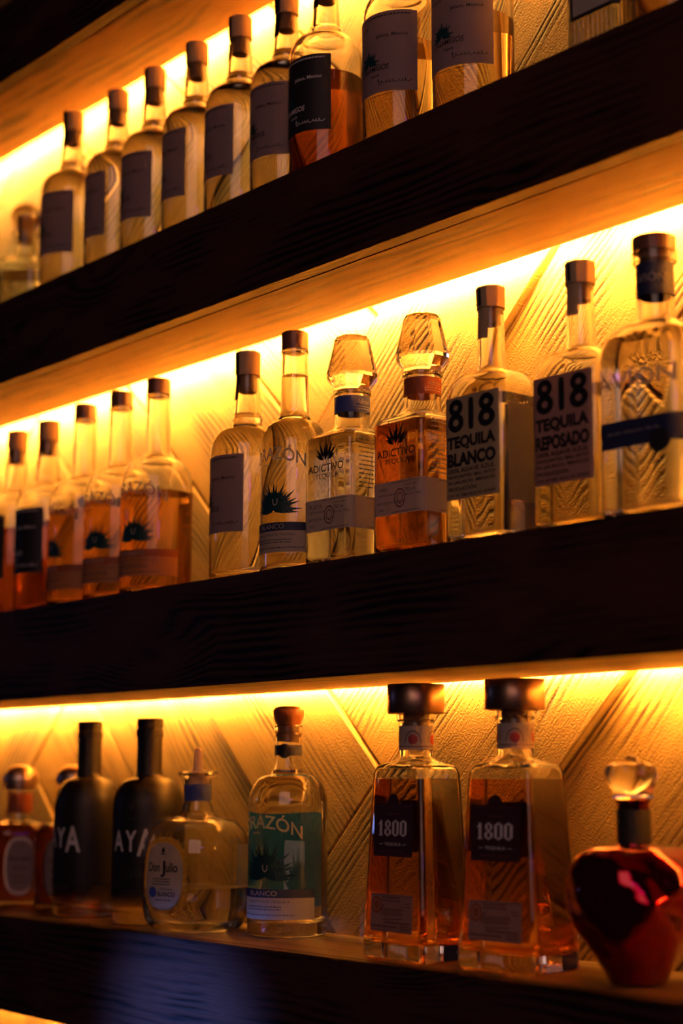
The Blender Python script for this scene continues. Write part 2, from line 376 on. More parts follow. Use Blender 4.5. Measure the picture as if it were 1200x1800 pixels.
def glyphs(body, bold, sub=0):
    k = (body, bold, sub)
    if k in _gc: return _gc[k]
    c = bpy.data.curves.new('t', 'FONT'); c.body = body; c.offset = bold; c.resolution_u = 4; c.fill_mode = 'FRONT'
    o = bpy.data.objects.new('t', c); COL.objects.link(o); dg = bpy.context.evaluated_depsgraph_get()
    me = bpy.data.meshes.new_from_object(o.evaluated_get(dg))
    if sub:
        bm = bmesh.new(); bm.from_mesh(me)
        for _ in range(sub): bmesh.ops.subdivide_edges(bm, edges=[e for e in bm.edges if e.calc_length() > 0.16], cuts=1)
        bmesh.ops.triangulate(bm, faces=bm.faces); bm.to_mesh(me); bm.free()
    P = [(v.co.x, v.co.y) for v in me.vertices]; Fc = [tuple(p.vertices) for p in me.polygons]
    bpy.data.objects.remove(o); bpy.data.meshes.remove(me); bpy.data.curves.remove(c)
    _gc[k] = (P, Fc); return _gc[k]
def sheet(prof, u0, u1, v0, v1, m, parent, name='label', top=None, off=0.0004):
    a = Art(prof, off); a.rect(u0, u1, v0, v1, top); return a.done(name, m, parent)

# ------------------------------------------------------------------ back wall: herringbone boards
def boards():
    V = []; Fc = []; UVs = []; tones = []; rr = random.Random(3)
    WA, WB, A0, B0 = 0.1864, 0.1919, -1.0719, 0.952
    def box(a0, a1, b0, b1, along, prot, tn):
        g = 0.0019; bev = 0.0016; off = rr.uniform(0, 40); offu = rr.uniform(0, 40)
        base = len(V)
        for d, y in ((0, 0.03), (0, -prot+bev), (bev, -prot)):
            for a, b in ((a0+g+d, b0+g+d), (a1-g-d, b0+g+d), (a1-g-d, b1-g-d), (a0+g+d, b1-g-d)):
                V.append(((a-b)/math.sqrt(2), y, (a+b)/math.sqrt(2)+Z0)); UVs.append((a+offu, b+off) if along == 'a' else (b+offu, a+off)); tones.append(tn)
        for r_ in (0, 4):
            for j in range(4): k = (j+1) % 4; Fc.append((base+r_+j, base+r_+k, base+r_+4+k, base+r_+4+j))
        Fc.append((base+8, base+9, base+10, base+11))
    prot = {0: 0.004, -1: -0.004, 1: -0.002, 2: 0.004, 3: -0.003}
    for j in range(-14, 16):
        for k in range(-3, 4):
            i0 = j+9*k; a0, a1 = A0+i0*WA, A0+(i0+4)*WA; b0, b1 = B0+j*WB, B0+(j+1)*WB
            x, z = ((a0+a1)/2-(b0+b1)/2)/math.sqrt(2), ((a0+a1)/2+(b0+b1)/2)/math.sqrt(2)
            if -4.2 < x < 0.9 and -0.8 < z < 2.3: box(a0, a1, b0, b1, 'a', prot.get(j, rr.uniform(-.003, .003)) if k == 0 else rr.uniform(-.003, .003), rr.uniform(0.82, 1.12))
            j0 = j+1+9*k; a0, a1 = A0+j*WA, A0+(j+1)*WA; b0, b1 = B0+j0*WB, B0+(j0+5)*WB
            x, z = ((a0+a1)/2-(b0+b1)/2)/math.sqrt(2), ((a0+a1)/2+(b0+b1)/2)/math.sqrt(2)
            if -4.2 < x < 0.9 and -0.8 < z < 2.3: box(a0, a1, b0, b1, 'b', rr.uniform(-.0025, .0025), rr.uniform(0.82, 1.12))
    # clip to the wall's extent so the boards end in a straight edge
    me = bpy.data.meshes.new('wall_back'); me.from_pydata(V, [], Fc)
    uvl = me.uv_layers.new(name='UVMap')
    for lp in me.loops: uvl.data[lp.index].uv = UVs[lp.vertex_index]
    at_ = me.attributes.new('tone', 'FLOAT', 'POINT')
    for i, t in enumerate(tones): at_.data[i].value = t
    me.materials.append(MT['wall'])
    bm = bmesh.new(); bm.from_mesh(me)
    for co, no in (((-3.6, 0, 0), (-1, 0, 0)), ((0.5, 0, 0), (1, 0, 0)), ((0, 0, Z0-0.42), (0, 0, -1)), ((0, 0, Z0+1.95), (0, 0, 1))):
        bmesh.ops.bisect_plane(bm, geom=bm.verts[:]+bm.edges[:]+bm.faces[:], plane_co=co, plane_no=no, clear_outer=True)
    v0 = [bm.verts.new(c) for c in ((-3.6, .034, Z0-.42), (0.5, .034, Z0-.42), (0.5, .034, Z0+1.95), (-3.6, .034, Z0+1.95))]
    v1 = [bm.verts.new((v.co.x, .06, v.co.z)) for v in v0]
    bm.faces.new(v0); bm.faces.new(v1[::-1])
    for j in range(4): bm.faces.new((v0[j], v1[j], v1[(j+1) % 4], v0[(j+1) % 4]))
    bm.to_mesh(me); bm.free()
    o = bpy.data.objects.new('wall_back', me); COL.objects.link(o); o['kind'] = 'structure'
boards()

# ------------------------------------------------------------------ shelves
def plank(name, x0, x1, y0, y1, z0, z1, m, parent, bev=0.0012, tone=1.0, seed=0):
    bm = bmesh.new(); bmesh.ops.create_cube(bm, size=1)
    for v in bm.verts: v.co = Vector((x0 if v.co.x < 0 else x1, y0 if v.co.y < 0 else y1, z0 if v.co.z < 0 else z1))
    bmesh.ops.bevel(bm, geom=bm.edges[:], offset=bev, segments=2, affect='EDGES')
    uvl = bm.loops.layers.uv.new('UVMap'); rr = random.Random(seed); ox, oy = rr.uniform(0, 30), rr.uniform(0, 30)
    for f in bm.faces:
        n = f.normal
        for l in f.loops:
            c = l.vert.co; l[uvl].uv = (c.x+ox, (c.z if abs(n.y) > .6 else c.y*1.0+3)+oy)
    me = bpy.data.meshes.new(name); bm.to_mesh(me); bm.free(); me.materials.append(m)
    a = me.attributes.new('tone', 'FLOAT', 'POINT')
    for i in range(len(me.vertices)): a.data[i].value = tone
    o = bpy.data.objects.new(name, me); COL.objects.link(o); o.parent = parent; return o
SX0, SX1 = -3.5, 0.4
def shelf(label, ztop, t, d, slot, seed, led_key):
    r = thing('shelf', label, 'shelf', (0, 0, Z0+ztop), 0, 'dark timber wall shelves')
    plank('front_board', SX0, SX1, -d, -d+0.020, -t, 0, MT['shelf'], r, seed=seed)
    plank('top_board', SX0, SX1, -d+0.0206, 0.0255, -0.018, -0.0002, MT['top'], r, seed=seed+1)
    plank('underside_board', SX0, SX1, -d+0.0212, -slot, -t+0.0002, -t+0.016, MT['under'], r, seed=seed+2)
    led = plank('led_channel', SX0, SX1, -slot+.0001, -slot+.0022, -t+0.0030, -t+0.0140, MT['alu'], r, 0.0002, seed=seed)
    n = 40; V = []; Fc = []
    for i in range(n+1):
        x = SX0+(SX1-SX0)*i/n; V += [(x, -slot+.0025, -t+0.0040), (x, -slot+.0039, -t+0.0120)]
    for i in range(n): Fc.append((2*i, 2*i+1, 2*i+3, 2*i+2))
    obj('led_strip', V, Fc, emit('led_diffuser', LED_COLOR, LED_STRENGTH[led_key]), led, smooth=None)
    return r
ZA, ZB, ZC = 1.29858, 0.84278, 0.39958
shelf('topmost dark timber shelf across the upper left corner, nothing on it in view', ZA, 0.1203, 0.1737, 0.022, 11, 'A')
shelf('dark timber shelf carrying the row of round long-necked bottles below the topmost shelf', ZB, 0.1203, 0.1730, 0.025, 21, 'B')
shelf('dark timber shelf carrying the bottles with bold black numerals on their labels', ZC, 0.1203, 0.1773, 0.014, 31, 'C')
shelf('lowest dark timber shelf, its front lit blue, holding the red decanter', 0.0, 0.1190, 0.1750, 0.022, 41, 'D')

# ------------------------------------------------------------------ bottle kinds
def zsh(s): return Z0 + {'B': ZB, 'C': ZC, 'D': 0.0}[s] + 0.0001
def base_round(r, b=0.006): return [(0, r-b), (b*.12, r-b*.5), (b*.45, r-b*.14), (b, r)]

# --- round long-necked bottle with a paper label and wooden stopper
LN = profile((0, .0345), (.0012, .0385), (.004, .0415), (.009, .0430), (.152, .0432), (.181, .0250, 'Q'), (.1905, .0168, 'V'), (.192, .0176), (.1945, .0176), (.196, .0166), (.246, .0136))
def long_neck(label, liq, fill, pap, ink, loc, rot, group, note):
    t = thing('long_neck_bottle', label, 'bottle', loc, rot, group)
    shell('glass_body', LN, MT['glass'], t, .0030, .010)
    liquid(LN, fill, MT[liq], t, .0030, .010)
    turned('stopper', profile((.2462, .0140), (.2466, .0146), (.2735, .0148), (.2752, .0140)), MT['capwood'], t)
    turned('cork', profile((.226, .0106), (.2461, .0108)), MT['cork'], t)
    s = sheet(profile((0, .0149), (.2458, .0149), (.276, .0152)), -.006, .006, .247, .2745, MT['matteblack'], t, 'seal_strip')
    a = Art(LN, .0006); a.rect(-.0055, .0055, .216, .2462); a.done('seal_tail', MT['matteblack'], s)
    u = .0432*math.radians(62)
    l = sheet(LN, -u, u, .055, .1455, MT[pap], t)
    a = Art(LN); k = .0432
    a.lines(-u*.8, u*.85, [.1405], .0016, 3); a.done('fine_print', MT[ink], l); a = Art(LN)
    a.text(note, -.45*k, .131, None, .0042); a.done('spirit_name', MT[ink], l); a = Art(LN); a.text('Jalisco, Mexico', .42*k, .118, .036, .0052, .012); a.done('place_name', MT[ink], l); a = Art(LN)
    a.text('CASAMIGOS', -.1*k, .083, .040, .0062, .012, slant=.15); a.text('Tequila', -.05*k, .0745, None, .0042, slant=.25); a.done('brand_name', MT[ink], l); a = Art(LN)
    sg = []
    for i in range(150):
        f = i/149; h = .0022+.0052*(math.exp(-((f-.05)/.05)**2)+.8*math.exp(-((f-.52)/.04)**2)+.35*math.exp(-((f-.8)/.03)**2)); ph = f*54+1.5*math.sin(f*17)
        sg.append((.06*k+f*.038+.0011*math.cos(ph), .0655+h*math.sin(ph)*.55+.25*h))
    a.stroke(sg, .0007); a.stroke([(-u*.95, .0595), (u*.95, .0595)], .0005)
    a.done('signature', MT[ink], l)
    a = Art(LN, .0006); a.agave(-.25*k, .090, .017, 13); a.done('agave_print', MT['agaveink'], l)
    a = Art(LN, .0006); a.stroke([(.1*k, .1125), (u*.9, .1125)], .0008); a.done('red_rule', MT['redink'], l)
    return t
gB = 'round long-necked bottles on the upper shelf'
B1 = long_neck('clear bottle with a greyish paper label, leftmost of the upper row beside the glass-ball decanter', 'blanco', .200, 'lilac', 'ink', (-1.983, -.105, zsh('B')), 2, gB, 'Blanco')
for (x, y, r, lb) in ((-1.877, -.097, -23, 'clear grey-labelled bottle, second from the left in the upper row of six alike'),
                      (-1.783, -.098, -8, 'clear grey-labelled bottle, third from the left in the upper row of six alike'),
                      (-1.682, -.100, -24, 'clear grey-labelled bottle, fourth from the left in the upper row of six alike'),
                      (-1.586, -.101, -18, 'clear grey-labelled bottle, fifth of six alike, two left of the black-labelled bottle'),
                      (-1.497, -.097, -4, 'clear grey-labelled bottle standing directly left of the black-labelled amber bottle on the upper shelf')):
    dup(B1, lb, (x, y, zsh('B')), r, gB)
dup(B1, 'clear grey-labelled long-necked bottle on the middle shelf, left of the green agave bottle', (-1.541, -.117, zsh('C')), -14, 'round long-necked bottles on the middle shelf')
B7 = long_neck('amber bottle with a black label and white signature on the upper shelf', 'deep', .128, 'blackp', 'white', (-1.408, -.108, zsh('B')), -4, gB, 'Anejo')
gC = 'round long-necked bottles on the middle shelf'
dup(B7, 'black-labelled amber bottle at the left edge of the middle shelf, cut by the frame', (-2.120, -.103, zsh('C')), -20, gC)
dup(B7, 'black-labelled amber bottle second from the left end of the middle shelf', (-2.030, -.103, zsh('C')), -8, gC)
B8 = long_neck('pale amber bottle with a tan label just right of the black-labelled one, upper shelf', 'repo', .116, 'lilac', 'ink', (-1.271, -.113, zsh('B')), 8, gB, 'Reposado')
dup(B8, 'pale amber tan-labelled bottle at the right end of the upper row, largest in view there', (-1.174, -.100, zsh('B')), 12, gB)

# --- round-shouldered bottle with a slim neck: coloured band, agave print
RS = profile((0, .040), (.0010, .0430), (.003, .0448), (.007, .0455), (.140, .0458), (.178, .0240, 'Q'), (.1925, .0160, 'V'), (.262, .0150))
RS3 = [(z, *((h*.845,)*3 if h > .02 else (h,)*3)) for z, h, _, _ in RS]
RS2 = profile((0, .0405), (.0010, .0435), (.003, .0452), (.007, .0460), (.146, .0460), (.181, .0240, 'Q'), (.196, .0158, 'V'), (.228, .0154), (.2285, .0168), (.2375, .0168), (.238, .0160))
def agave_bottle(label, kind, loc, rot, group):
    P = {'ball': RS2, 'amber': RS, 'clear': RS3}[kind]; k = P[6][1]/.046
    t = thing('round_shoulder_bottle', label, 'bottle', loc, rot, group)
    th, bs = .0028, (.016 if kind == 'ball' else .010)
    shell('glass_body', P, MT['glass'], t, th, bs)
    liq = {'ball': 'blanco', 'clear': 'blanco', 'amber': 'anejo'}[kind]
    liquid(P, {'ball': .186, 'clear': .232, 'amber': .133}[kind], MT[liq], t, th, bs)
    if kind == 'ball':
        turned('stopper', profile((.2382, .0125), (.2386, .0140), (.2420, .0154), (.2470, .0176), (.2510, .0183), (.2545, .0180), (.2603, .0070, 'Q')), MT['ballwood'], t)
        turned('cork', profile((.219, .0126), (.2381, .0128)), MT['cork'], t)
        nb = sheet(RS2, -.0475, .0475, .2030, .2150, MT['navy'], t, 'neck_band')
        a = Art(RS2, .0012); a.oval(.008, .208, .0075, .0085); a.done('seal', MT['blackp'], nb)
    else:
        turned('cap', profile((.2622, .0148), (.2626, .0154), (.2800, .0154), (.2828, .0146, 'Q'), (.2835, .013)), MT['browncap'], t)
        turned('neck_ring', profile((.2586, .0151), (.2590, .0160), (.2612, .0160), (.2616, .0151)), MT['glass'], t)
    z = 0 if kind == 'ball' else .004
    band = {'ball': 'navy', 'clear': 'navy', 'amber': 'rust'}[kind]
    l = sheet(P, -.070*k, .072*k, .020+z, .0440+z, MT['cream' if kind != 'amber' else 'orange'], t)
    a = Art(P, .0006); a.rect(-.070*k, .072*k, .0440+z, .0535+z); a.done('colour_band', MT[band], l)
    a = Art(P, .0009); a.text('BLANCO' if kind != 'amber' else 'REPOSADO', .006*k, .0488+z, .040*k, .0055, .01, sub=1); a.done('band_lettering', MT['creamink'], l)
    a = Art(P); a.text('SINGLE ESTATE TEQUILA', .010*k, .0395+z, .062*k, .0031); a.lines(-.02, .03, [.0335+z, .0305+z], .0012, 5); a.lines(-.03, .045, [.0245+z], .0011, 8)
    a.stroke([(-.069*k, .0285+z), (.071*k, .0285+z)], .0004); a.stroke([(-.069*k, .0215+z), (.071*k, .0215+z)], .0004); a.done('small_print', MT['greyink'], l)
    f = Art(P, .0005); f.text('CORAZÓN', .0040*k, .130+z*2, .103*k, .0185, .012, arch=5.0, sub=1); f.text('tequila', -.004, .1155+z*2, None, .0042, slant=.3)
    f.done('printed_name', MT['creamink'], t)
    f = Art(P, .0005); f.agave(.010*k, .0665+z, (.043 if kind != 'amber' else .034)*k, 25, (-4, 184), .34, .075); f.oval(.010*k, .0665+z, .011*k, .012, half=(0, PI), rings=3)
    f.done('agave_print', MT['agaveink'], t)
    f = Art(P, .0008); f.stroke([(.007, .0800+z), (.0075, .0745+z), (.010, .0725+z), (.0125, .0745+z), (.013, .0800+z)], .0013); f.done('heart_mark', MT['creamink'], t)
    if kind != 'amber':
        g = PI*.046*k
        if kind == 'ball': sheet(P, g-.026, g+.059, .030, .145, MT['teal'], t, 'back_label', top=lambda q: .146-.012*q)
        else: sheet(P, g-.020, g+.010, .018, .146, MT['teal'], t, 'back_label')
    return t
C4 = agave_bottle('amber round-shouldered bottle with dark screw cap, rightmost of three alike on the middle shelf', 'amber', (-1.748, -.106, zsh('C')), 6, 'amber agave bottles on the middle shelf')
dup(C4, 'amber round-shouldered bottle with dark cap, middle one of three alike on the middle shelf', (-1.841, -.103, zsh('C')), 4, 'amber agave bottles on the middle shelf')
dup(C4, 'amber round-shouldered bottle with dark cap, leftmost of three alike on the middle shelf', (-1.937, -.100, zsh('C')), -18, 'amber agave bottles on the middle shelf')
agave_bottle('clear slim-necked bottle with brown cap and green agave print on the middle shelf', 'clear', (-1.458, -.112, zsh('C')), 4, None)
agave_bottle('clear bottle with a round wooden stopper and teal back label on the lowest shelf', 'ball', (-1.540, -.054, zsh('D')), 6, None)

# --- square bottle with a faceted crystal stopper
SQ = profile((0, .034, .034, .008), (.0012, .037, .037, .0085), (.004, .0385, .0385, .009), (.139, .0385, .0385, .009), (.1510, .030, .030, .014, 'Q'), (.1575, .0215, .0215, .0205, 'S'), (.162, .0196), (.1955, .0196), (.1965, .0212), (.2005, .0212))
SQ = [e if len(e) == 4 else (e[0], e[1], e[1], e[1]) for e in SQ]
def crystal_bottle(label, liq, fill, nb, loc, rot, kind):
    t = thing('crystal_stopper_bottle', label, 'bottle', loc, rot, 'square bottles with crystal stoppers')
    shell('glass_body', SQ, MT['glass'], t, .0034, .012, True)
    liquid(SQ, fill, MT[liq], t, .0034, .012, True)
    # octagonal stopper
    oct_ = []
    for z, r in ((.2008, .0175), (.2030, .0205), (.2060, .0215), (.2150, .0290), (.2185, .0295), (.2230, .0285), (.2500, .0222), (.2585, .0205), (.2625, .0178)):
        oct_.append((z, [(r*math.cos(math.radians(22.5+45*i+f)), r*math.sin(math.radians(22.5+45*i+f))) for i in range(8) for f in (-5, 5)]))
    V, Fc = loft(oct_); st = obj('stopper', V, Fc, MT['crystal'], t, sharp=14)
    turned('stopper_plug', profile((.186, .0158), (.2006, .0160)), MT['crystal'], st)
    s = sheet(SQ, -.060, .060, .1745, .1930, MT[nb], t, 'neck_band')
    a = Art(SQ); a.text('Adictivo', .030, .186, .016, .0055, slant=.2); a.lines(.018, .042, [.1775, .1802], .0011, 4); a.done('lettering', MT['creamink'], s)
    dz = .004 if kind != 'PLATA' else 0
    l = sheet(SQ, -.0365, .088, .0415+dz, .0765+dz, MT['cream'], t)
    a = Art(SQ); a.text(kind, -.026, .0685+dz, None, .0048, align='L'); a.text('100% DE AGAVE', -.026, .0627+dz, None, .0026, align='L')
    a.text('CONT. NET.', .013, .0705+dz, None, .0025, align='L'); a.text('750 ml', .013, .0655+dz, None, .0042, align='L'); a.text('40% ALC. VOL.', .013, .0605+dz, None, .0026, align='L')
    a.text('HECHO EN MEXICO', -.008, .0545+dz, .040, .0028); a.text('NOM', -.026, .0475+dz, None, .0024, align='L')
    for v in (.0438, .0745): a.stroke([(-.035, v+dz), (.000, v+dz), (.0295, v+dz), (.034, v+dz), (.060, v+dz), (.086, v+dz)], .0005)
    a.stroke([(-.035, .0438+dz), (-.035, .0745+dz)], .0005)
    a.done('lettering', MT['greyink'], l)
    a = Art(SQ); a.oval(.006, .058+dz, .008, .010, r0=.86); a.oval(.006, .058+dz, .0045, .006, r0=.8); a.done('seal_print', MT['brownink'], l)
    f = Art(SQ, .0005); f.text('ADICTIVO', .000, .1105, .058, .0085, .012); f.text('TEQUILA', .002, .1010, .038, .0068, .01)
    for i, (x, y, L, an) in enumerate([(0, .1185, .022, 90), (-.002, .1185, .020, 112), (.002, .1185, .020, 68), (-.003, .1185, .017, 132), (.003, .1185, .017, 48), (-.003, .119, .012, 152), (.003, .119, .012, 28), (0, .118, .016, 100), (0, .118, .016, 80)]):
        c, q = math.cos(math.radians(an)), math.sin(math.radians(an)); n1, n2 = -q*1.3, c*1.3; L *= 1.25
        f.poly([(x, y), (x+c*L*.4+n1*.0016, y+q*L*.4+n2*.0016), (x+c*L, y+q*L), (x+c*L*.4-n1*.0016, y+q*L*.4-n2*.0016)])
    f.done('printed_name', MT['ink'], t)
    f = Art(SQ, .0005); f.lines(.048, .080, [.139-.0048*i for i in range(12)], .0013, 9); f.text('PRODUCT OF MEXICO', .062, .144-.0015, .026, .0026); f.done('side_print', MT['greyink' if kind == 'PLATA' else 'creamink'], t)
    return t
crystal_bottle('clear square bottle with crystal stopper and blue neck band on the middle shelf', 'blanco', .146, 'blue', (-1.374, -.097, zsh('C')), 2, 'PLATA')
crystal_bottle('amber square bottle with crystal stopper and orange neck band on the middle shelf', 'anejo', .143, 'rust', (-1.260, -.096, zsh('C')), 1, 'AÑEJO')

# --- broad flat-fronted bottle with bold numerals
FB = profile((0, .038, .0265, .010), (.001, .0405, .029, .0115), (.004, .0418, .0300, .012), (.1480, .0420, .0302, .012), (.1790, .0205, .0175, .0145, 'Q'), (.1850, .0150, .0150, .0145, 'V'), (.1875, .0146), (.1895, .0142), (.2440, .0128))
FB = [e if len(e) == 4 else (e[0], e[1], e[1], e[1]) for e in FB]
def numeral_eight(a, cx, z0, h, wd):
    a.oval(cx, z0+h*.285, wd*.5, h*.285, r0=.36, rings=2); a.oval(cx, z0+h*.745, wd*.45, h*.255, r0=.33, rings=2)
def numeral_bottle(label, second, liq, fill, pap, loc, rot):
    t = thing('numeral_bottle', label, 'bottle', loc, rot, 'flat-fronted bottles with bold numerals')
    shell('glass_body', FB, MT['glass'], t, .0032, .013, True)
    liquid(FB, fill, MT[liq], t, .0032, .013, True)
    # faceted wooden stopper
    V, Fc = loft([(z, [(r*math.cos(math.radians(22.5+45*i+f)), r*math.sin(math.radians(22.5+45*i+f))) for i in range(8) for f in (-4, 4)]) for z, r in ((.2442, .0142), (.2448, .0150), (.2650, .0152), (.2668, .0145))])
    obj('stopper', V, Fc, MT['capwood'], t, sharp=14)
    turned('cork', profile((.228, .0098), (.2441, .0098)), MT['cork'], t)
    sp = profile((0, .0152), (.2432, .0148), (.267, .0157))
    s = sheet(sp, -.0075, .0075, .2445, .2645, MT['kraft'], t, 'seal_strip'); a = Art(FB, .0008); a.rect(-.0072, .0072, .2120, .2445); a.done('seal_tail', MT['kraft'], s)
    a = Art(sp, .0009); a.rect(-.0022, .0015, .2462, .2635); a.done('seal_print', MT['ink'], s)
    l = sheet(FB, -.0375, .0365, .0490, .1530, MT[pap], t)
    a = Art(FB)
    numeral_eight(a, -.0205, .1170, .0335, .0215); numeral_eight(a, .0215, .1170, .0335, .0225)
    a.oval(.0005, .1335, .0036, .0160, n=5, rings=2)
    a.text('TEQUILA', .000, .1055, .066, .0145, .05, sub=0); a.text(second, .000, .0890, .066, .0140, .05)
    a.text('100% AGAVE AZUL', .000, .0780, .064, .0045, .02); a.text('HANDCRAFTED, SMALL BATCH', .000, .0717, .064, .0040, .02)
    a.text('IN JALISCO, MEXICO', .000, .0658, .064, .0042, .02); a.text('PRODUCCIÓN', -.0125, .0600, .039, .0048, .02); a.text('CONT. NET. 750ML / 40% ALC. VOL. / 80 PROOF', .000, .0532, .064, .0030, .02)
    a.done('lettering', MT['ink'], l)
    sheet(FB, .0455, .112, .0430, .1400, MT['film'], t, 'back_label')
    return t
numeral_bottle('clear square bottle whose tan label reads a bold three-digit number, blanco', 'BLANCO', 'blanco', .150, 'kraft', (-1.150, -.103, zsh('C')), 1)
numeral_bottle('pale gold square bottle with brownish label and the same bold number, reposado', 'REPOSADO', 'pale', .139, 'blush', (-1.036, -.096, zsh('C')), 1)

# --- wide bottle with tall collar at the right end of the middle shelf
AV = profile((0, .0425, .030, .013), (.0012, .0455, .033, .015), (.004, .0468, .0342, .016), (.150, .0470, .0344, .016), (.1840, .0230, .0210, .0190, 'Q'), (.1920, .0172, .0172, .0168, 'V'), (.2410, .0170), (.2420, .0205), (.2515, .0208))
AV = [e if len(e) == 4 else (e[0], e[1], e[1], e[1]) for e in AV]
def collar_bottle(label, loc, rot):
    t = thing('collared_bottle', label, 'bottle', loc, rot)
    shell('glass_body', AV, MT['glass'], t, .0034, .013, True); liquid(AV, .172, MT['blanco'], t, .0034, .013, True)
    turned('cap', profile((.2517, .0190), (.2521, .0203), (.2650, .0203), (.2664, .0190, 'Q')), MT['browncap'], t)
    turned('cork', profile((.232, .0135), (.2516, .0135)), MT['cork'], t)
    nb = sheet(AV, -.054, .054, .2095, .2400, MT['navy'], t, 'neck_band')
    a = Art(AV); a.text('AVIÓN', .004, .226, .034, .0095, .0); a.done('lettering', MT['creamink'], nb)
    f = Art(AV, .0006); f.text('AVIÓN', .000, .131, .088, .0200, .014, sub=1); f.done('printed_name', MT['creamink'], t)
    l = sheet(AV, -.052, .050, .0680, .0930, MT['navy'], t)
    a = Art(AV); a.text('SILVER TEQUILA 750 ML', -.002, .0815, .058, .0028); a.done('lettering', MT['creamink'], l)
    a = Art(AV, .0010); a.oval(.026, .0690, .0115, .0105); a.done('seal', MT['blackp'], l)
    f = Art(AV, .0005); f.text('TEQUILA', .024, .1010, .020, .0030); f.text('80 PROOF', .026, .050, .014, .0022); f.done('small_print', MT['greyink'], t)
    return t
collar_bottle('large clear bottle with pale name and dark neck collar, right end of middle shelf', (-.941, -.101, zsh('C')), 2)

# --- small clear decanters with a hollow glass ball stopper
PT = profile((0, .036, .036, .014), (.0012, .0395, .0395, .016), (.005, .0415, .0415, .018), (.088, .0415, .0415, .019), (.112, .0230, .0230, .0215, 'Q'), (.122, .0172, .0172, .0168, 'V'), (.148, .0165), (.149, .0205), (.154, .0205))
PT = [e if len(e) == 4 else (e[0], e[1], e[1], e[1]) for e in PT]
def ball_decanter(label, loc, rot):
    t = thing('ball_stopper_decanter', label, 'bottle', loc, rot, 'squat decanters with glass ball stoppers')
    shell('glass_body', PT, MT['greenglass'], t, .0040, .012, True); liquid(PT, .085, MT['blanco'], t, .0040, .012, True)
    so = [(.1545+.0235-.0235*math.cos(PI*i/14), .0229*math.sin(PI*i/14)) for i in range(1, 14)]
    so = [e for e in so if e[0] > .157]
    st = turned('stopper', [(z, r, r, r) for z, r in [(.1545, .0125), (.1565, .0135)]+so], MT['crystal'], t)
    turned('stopper_cork', profile((.138, .0118), (.1543, .0120)), MT['cork'], st)
    turned('stopper_plug', profile((.160, .009), (.170, .0105), (.180, .009)), MT['cork'], st)
    return t
P0 = ball_decanter('squat clear decanter with round glass ball stopper at the left end of the upper shelf', (-2.177, -.070, zsh('B')), 35)
dup(P0, 'squat clear decanter only just showing at the left frame edge, upper shelf', (-2.285, -.085, zsh('B')), 20)

# --- ribbed flask at the top right and its neighbour
RB = profile((0, .029, .016, .004), (.003, .0315, .0185, .005), (.150, .0315, .0185, .005), (.176, .014, .013, .0125, 'Q'), (.182, .0125, .0125, .012, 'V'), (.225, .012))
RB = [e if len(e) == 4 else (e[0], e[1], e[1], e[1]) for e in RB]
def flask(label, cat_loc, rot, liq, big=False):
    t = thing('ribbed_flask', label, 'bottle', cat_loc, rot, 'ribbed flasks on the upper shelf')
    shell('glass_body', RB, MT['greenglass'], t, .0028, .010, True); liquid(RB, .16, MT[liq], t, .0028, .010, True)
    V = []; Fc = []
    for u in [i*.0058 for i in range(-5, 15)]:        # raised ribs
        if abs(u) < .0005: u += .0001
        for k in range(2):
            pass
        b = len(V)
        for v in (.006, .010, .140, .146):
            for du, off in ((-.0022, -.0002), (-.0012, .0012), (0, .0018), (.0012, .0012), (.0022, -.0002)): V.append(wrap(RB, u+du, v, off if .008 < v < .142 else -.0002))
        for i in range(3):
            for j in range(4): a = b+i*5+j; Fc.append((a, a+1, a+6, a+5))
    obj('ribs', V, Fc, MT['greenglass'], t)
    l = sheet(RB, -.0250, .0330, .0560, .1200, MT['blackp'], t, off=.0022); l2 = Art(RB, .0026); l2.rect(-.0215, .0295, .0600, .1165); l2.done('label_panel', MT['cream'], l)
    turned('stopper', profile((.2252, .0125), (.2256, .0135), (.2480, .0135), (.2500, .012)), MT['capwood'], t)
    return t
F0 = flask('ribbed clear flask with a dark-framed label at the top right corner of the upper shelf', (-.994, -.100, zsh('B')), 0, 'pale')
RO = long_neck('bottle half cut off at the upper right corner, right of the ribbed flask', 'repo', .150, 'cream', 'ink', (-.905, -.100, zsh('B')), 25, gB, 'Reposado')

# --- squat dark decanters with domed metal caps
DJ = profile((0, .040, .040, .028), (.002, .044, .044, .031), (.006, .0462, .0462, .034), (.100, .0475, .0475, .034), (.1175, .0230, .0230, .021, 'Q'), (.122, .0180, .0180, .0175, 'V'), (.160, .0165))
DJ = [e if len(e) == 4 else (e[0], e[1], e[1], e[1]) for e in DJ]
def dome_decanter(label, loc, rot):
    t = thing('dome_cap_decanter', label, 'bottle', loc, rot, 'amber decanters with domed metal caps')
    shell('glass_body', DJ, MT['glass'], t, .0036, .010, True); liquid(DJ, .112, MT['dark'], t, .0036, .010, True)
    cp = turned('cap', profile((.1602, .0175), (.1612, .0215), (.1665, .0222), (.1672, .0205), (.1685, .0205), (.1690, .0250), (.1740, .0258), (.1950, .0060, 'Q'), (.1953, .001)), MT['steel'], t)
    turned('cap_rim', profile((.1640, .0224), (.1646, .0229), (.1656, .0229), (.1660, .0224)), MT['copper'], cp)
    sheet(DJ, -.050, .050, .128, .156, MT['rust'], t, 'neck_band')
    a = Art(DJ, .0005); a.oval(0, .0570, .0215, .0400, n=2.6, r0=.86, rings=2); rim = a.done('label_rim', MT['steel'], t)
    a = Art(DJ, .0004); a.oval(0, .0570, .0188, .0350, n=2.6); l = a.done('label', MT['lilac'], t)
    a = Art(DJ); a.text('Don Julio', 0, .066, .029, .008, .01); a.text('REPOSADO', 0, .042, .022, .004); a.lines(-.010, .010, [.055, .051, .034], .0012, 6); a.done('lettering', MT['ink'], l)
    return t
